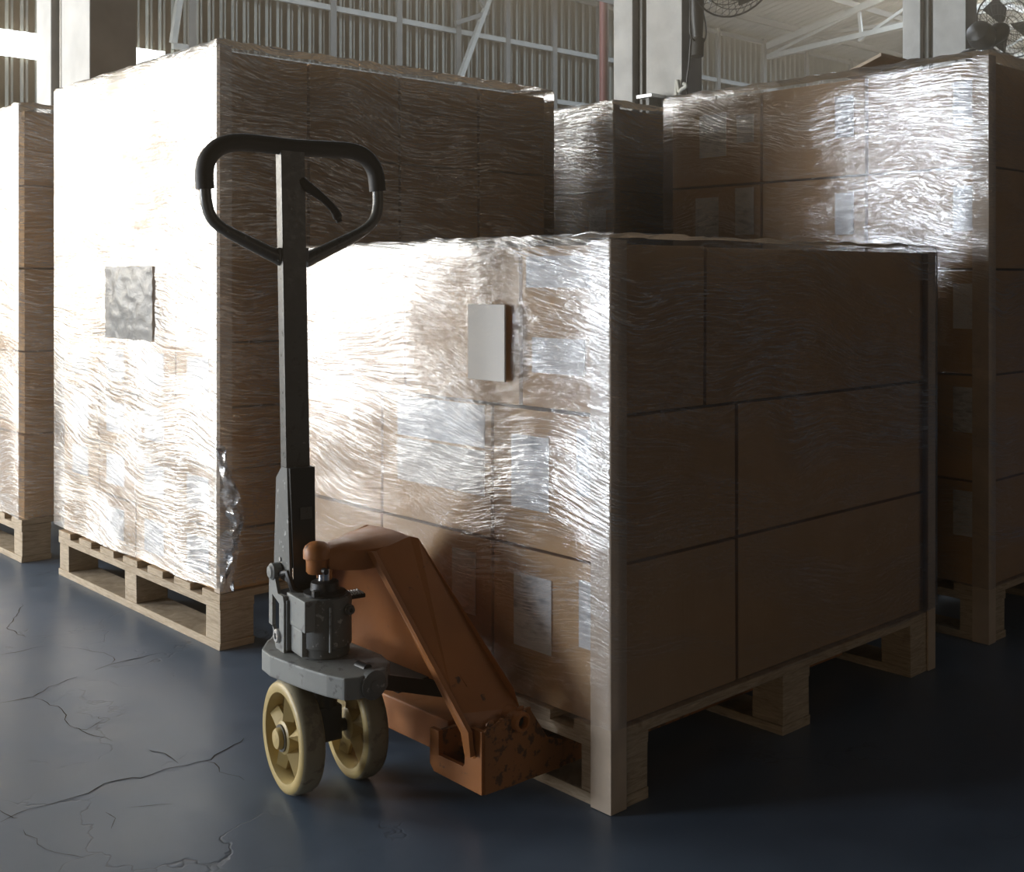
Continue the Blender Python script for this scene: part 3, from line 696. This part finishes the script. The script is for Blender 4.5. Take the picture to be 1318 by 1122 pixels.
obj('release_lever', tube([L(-.055, .085, .385), L(-.05, .06, .392), L(-.045, .045, .36), L(-.03, .03, .352)], .0065, 8), M['black'], T, smooth=True)
obj('pump_roller', lathe(L(-.052, .068, .272), -av, [(0, .013), (.018, .013), (.020, .011), (.020, .006), (.014, .005)], 20), M['steel'], T, smooth=True)
obj('foot_pedal', box((.052, .0, .338), (.085, .03, .346), .002, Lf), M['black'], T)
bm = bmesh.new()
for i in range(5): add_box(bm, (.055+i*.006, .0, .346), (.057+i*.006, .03, .349), 0, Lf)
obj('pedal_tread', bm, M['steel'], T)
# rocker plate
PL = [(1.185, 2.035), (1.150, 1.985), (1.142, 1.93), (1.146, 1.86), (1.150, 1.80), (1.160, 1.725), (1.172, 1.678), (1.195, 1.662), (1.255, 1.668), (1.285, 1.70), (1.30, 1.76), (1.30, 1.96), (1.285, 2.02), (1.25, 2.05), (1.21, 2.052)]
PL = [(a, 1.705+(b-1.662)*.31/.39) for a, b in PL]
plate = obj('rocker_plate', prism([(a, b, .206) for a, b in PL], (0, 0, .040), .004), M['lgrey'], T)
for (x_, y0_, y1_) in ((1.225, 1.712, 1.695), (1.225, 2.008, 2.022)):
    d_ = Vector((0, 1 if y1_ > y0_ else -1, 0))
    obj('pin_boss', lathe((x_, y0_, .226), d_, [(0, .026), (.012, .026), (.015, .022), (.015, .011), (.017, .010), (.017, 0)], 24), M['grey'], plate, smooth=True)
for y_ in (1.735, 1.955):
    obj('hinge_knuckle', lathe((1.235, y_, .243), (0, 1, 0), [(0, .010), (.03, .010)], 16), M['black'], plate, smooth=True)
for y_ in (1.725, 1.99):
    obj('link_arm', prism([(1.235, y_, .212), (1.235, y_, .240), (1.46, y_, .165), (1.46, y_, .135)], (0, .014, 0), .001), M['black'], T)
obj('push_frame', box((1.30, 1.73, .185), (1.44, 2.0, .200), .003), M['black'], T)
# wheel carrier
obj('wheel_carrier', lathe(L(0, 0, .140), (0, 0, 1), [(0, .022), (.04, .026), (.067, .034)], 20), M['black'], T, smooth=True)
obj('axle', cyl(L(-.066, 0, .1035), L(.066, 0, .1035), .012), M['black'], T, smooth=True)
obj('axle_block', box((-.026, -.022, .085), (.026, .022, .150), .004, Lf), M['black'], T)
# steering wheels
def wheel(x0, out):
    """x0 centre along axle; out=-1/+1 outer side"""
    R = .1032; hw = .0245; c = L(x0, 0, R+.0005); ax = av
    bm = bmesh.new(); seg = 64
    prof = [(-hw, R-.012), (-hw+.004, R-.004), (-hw*.5, R), (hw*.5, R), (hw-.004, R-.004), (hw, R-.012), (hw-.002, R-.022), (hw*.45, R-.026), (-hw*.45, R-.026), (-hw+.002, R-.022), (-hw, R-.012)]
    d, s, u = frame_of(ax); rings = [[bm.verts.new(c+d*h+(s*math.cos(2*PI*k_/seg)+u*math.sin(2*PI*k_/seg))*r) for k_ in range(seg)] for h, r in prof[:-1]]
    nr = len(rings)
    for i in range(nr):
        for k_ in range(seg): bm.faces.new((rings[i][k_], rings[i][(k_+1) % seg], rings[(i+1) % nr][(k_+1) % seg], rings[(i+1) % nr][k_]))
    w = obj('steer_wheel', bm, M['nylon'], T, smooth=True, mat2=M['tread'])
    # tread band gets the scuffed material
    for p_ in w.data.polygons:
        cc = w.data.vertices[p_.vertices[0]].co
    for idx, p_ in enumerate(w.data.polygons):
        i = idx//seg
        if i in (1, 2, 3): p_.material_index = 1
    bm = bmesh.new()
    add_lathe(bm, c-ax*hw*.92, ax, [(0, .026), (.003, .030), (hw*1.84-.003, .030), (hw*1.84, .026)], 32)
    for k_ in range(5):
        a = 2*PI*k_/5+.35; e = s*math.cos(a)+u*math.sin(a); g = d.cross(e)
        r0, r1 = .027, R-.022
        add_prism(bm, [c+e*r0+g*.010-ax*.004, c+e*r1+g*.017-ax*.004, c+e*r1-g*.017-ax*.004, c+e*r0-g*.010-ax*.004], ax*.008)
        # ridge of the spoke on both sides
        for sg in (-1, 1):
            A_ = [c+e*r0+g*.012+ax*.003*sg, c+e*r0-g*.012+ax*.003*sg, c+e*r0+ax*sg*hw*.85]
            B_ = [c+e*r1+g*.018+ax*.003*sg, c+e*r1-g*.018+ax*.003*sg, c+e*r1+ax*sg*hw*.62]
            va = [bm.verts.new(p_) for p_ in A_]; vb = [bm.verts.new(p_) for p_ in B_]
            bm.faces.new(va); bm.faces.new(list(reversed(vb)))
            for q_ in range(3): bm.faces.new((va[q_], vb[q_], vb[(q_+1) % 3], va[(q_+1) % 3]))
    obj('spoke_web', bm, M['nylon'], w, smooth=True)
    o = c+ax*out*hw*.92
    obj('bearing_ring', lathe(o, ax*out, [(0, .0245), (.003, .0245), (.003, .020), (.001, .019)], 28), M['tube'], w, smooth=True)
    obj('hub_cap', lathe(o, ax*out, [(0, .0195), (.008, .0195), (.012, .017), (.0135, .010), (.014, 0)], 28), M['nylon'], w, smooth=True)
wheel(-.0635, -1); wheel(.0635, 1)
# tiller base, shaft, handle
YT = .085; XT = -.024
def Lt(v): return L(v.x+XT, v.y+YT, v.z)
def shear(v): # slight lean of the tiller
    return Lt(Vector((v.x-.010*(v.z-.6), v.y+.02*(v.z-.6), v.z)))
def base():
    bm = bmesh.new(); w0, w1 = .0265, .0275
    # right and left cheeks, web
    for sx in (-1, 1):
        pts = [(sx*w1, -.030, .372), (sx*w1, .045, .372), (sx*w1, .050, .40), (sx*w0, .034, .565), (sx*w0, .005, .590), (sx*w0, -.022, .590)]
        add_prism(bm, [shear(Vector(p_)) for p_ in pts], av*(-sx*.005))
    add_box(bm, (-w1+.004, -.026, .40), (w1-.004, -.020, .590), 0, shear)
    return bm
bs = obj('tiller_base', base(), M['grey'], T)
obj('base_cover', prism([shear(Vector(p_)) for p_ in ((-.020, -.031, .345), (.023, -.031, .345), (.0265, -.029, .590), (-.0245, -.029, .590))], -tv*.003), M['black'], bs)
obj('cover_tab', prism([shear(Vector(p_)) for p_ in ((-.006, -.033, .492), (.018, -.033, .492), (.018, -.033, .515), (-.006, -.033, .515))], -tv*.002), M['tube'], bs)
obj('rivet', cyl(shear(Vector((-.0275, .015, .41))), shear(Vector((-.030, .015, .41))), .004, 12), M['steel'], bs)
shaft = obj('tiller_shaft', box((-.0245, -.014, .560), (.0245, .014, 1.205), .0022, shear), M['tube'], T)
# handle loop: outline traced in the plane of the tiller
def HP(px, py, y=0.0):
    d = ray(px, py); O = Vector((0, 0, CH)); P0 = L(0, YT+y, 0); t_ = (P0-O).dot(tv)/d.dot(tv); return O+d*t_
loopL = [(364, 334), (322, 313), (290, 296), (273, 281), (266, 262), (264, 243)]
loopG = [(264, 243), (263, 222), (268, 203), (284, 188), (310, 183), (345, 186), (380, 190), (420, 192), (455, 195), (473, 205), (483, 222), (486, 246)]
loopR = [(486, 246), (486, 266), (481, 284), (466, 298), (440, 312), (392, 336)]
yb = .012
PLp = smooth_path([HP(*p_, yb) for p_ in loopL], 6); PRp = smooth_path([HP(*p_, yb) for p_ in loopR], 6); PG = smooth_path([HP(*p_, yb) for p_ in loopG], 6)
bm = bmesh.new(); bm2 = bmesh.new()
nL = len(PLp); add_tube(bm, PLp, [.0145-.0035*min(1, i/12) for i in range(nL)], 14); add_tube(bm2, PRp, [.0145-.0035*min(1, (nL-1-i)/12) for i in range(nL)], 14)
hl = obj('handle_loop', bm, M['tube'], T, smooth=True)
hr = obj('handle_loop', bm2, M['tube'], T, smooth=True)
obj('hand_grip', tube(PG, .0170, 18), M['rubber'], T, smooth=True)
obj('loop_bracket', box((-.032, -.010, .985), (.032, .030, 1.012), .003, shear), M['tube'], hl)
lv = [HP(388, 232, .004), HP(396, 240, -.004), HP(408, 249, -.01), HP(420, 259, -.02), HP(431, 272, -.025), HP(437, 286, -.028)]
lvp = smooth_path(lv, 6)
obj('control_lever', tube(lvp, [.0100+.0015*math.sin(i*.25) if i < len(lvp)-3 else .007 for i in range(len(lvp))], 12, .9), M['rubber'], T, smooth=True)
obj('link_rod', cyl(shear(Vector((0, .0, .56))), shear(Vector((0, .0, .40))), .004, 8), M['black'], T, smooth=True)

# ------------------------------------------------------------------ light: daylight through the doors, skylights and the haze, plus two added fill lamps
def area(name, loc, aim, sx, sy, power, col, spread=180):
    l = bpy.data.lights.new(name, 'AREA'); l.shape = 'RECTANGLE'; l.size = sx; l.size_y = sy; l.energy = power; l.color = col; l.spread = math.radians(spread)
    o = bpy.data.objects.new(name, l); COL.objects.link(o); o.location = loc
    o.rotation_euler = Vector(aim).to_track_quat('-Z', 'Y').to_euler(); return o
LD = 20.0
def radiance_power(L_, A_): return L_*A_*PI
area('daylight_door', (-4.0, 10.7, 2.25), (1, 0, 0), 4.5, 4.0, radiance_power(LD, 4.5*4.0), (1, .94, .86))
area('daylight_gate', (-4.0, 5.5, .97), (1, 0, 0), 1.8, 1.05, radiance_power(LD*2.2, 1.8*1.05), (.95, .97, 1))
area('daylight_back_door', (-2.2, 12.99, 2.80), (0, -1, 0), 3.5, 3.1, radiance_power(LD*.55, 3.5*3.1), (1, .88, .72))
area('skylight', (16, 9.3, 6.1), (0, 0, -1), 22, 1.6, 1150, (.96, .98, 1))
area('left_warm_fill', (-4.0, -1.5, .68), (1, 0, 0), 3.0, .75, radiance_power(2.2, 2.25), (1, .70, .42))  # added low warm fill to brighten the shaded carton sides
area('near_fill', (4.0, -4.1, 1.7), (0, 1, 0), 3.5, .9, 11, (1, .82, .66))  # added fill lamp behind the camera, lifts the shaded right-hand faces
w = bpy.data.worlds.new('world'); S.world = w; w.use_nodes = True; nt = w.node_tree; nt.nodes.clear()
bg = nt.nodes.new('ShaderNodeBackground'); bg.inputs[0].default_value = (.75, .85, 1, 1); bg.inputs[1].default_value = .6
wo = nt.nodes.new('ShaderNodeOutputWorld'); nt.links.new(bg.outputs[0], wo.inputs[0])
vs_ = nt.nodes.new('ShaderNodeVolumeScatter'); vs_.inputs['Color'].default_value = (1, .76, .50, 1); vs_.inputs['Density'].default_value = .027; vs_.inputs['Anisotropy'].default_value = .85
nt.links.new(vs_.outputs[0], wo.inputs[1])
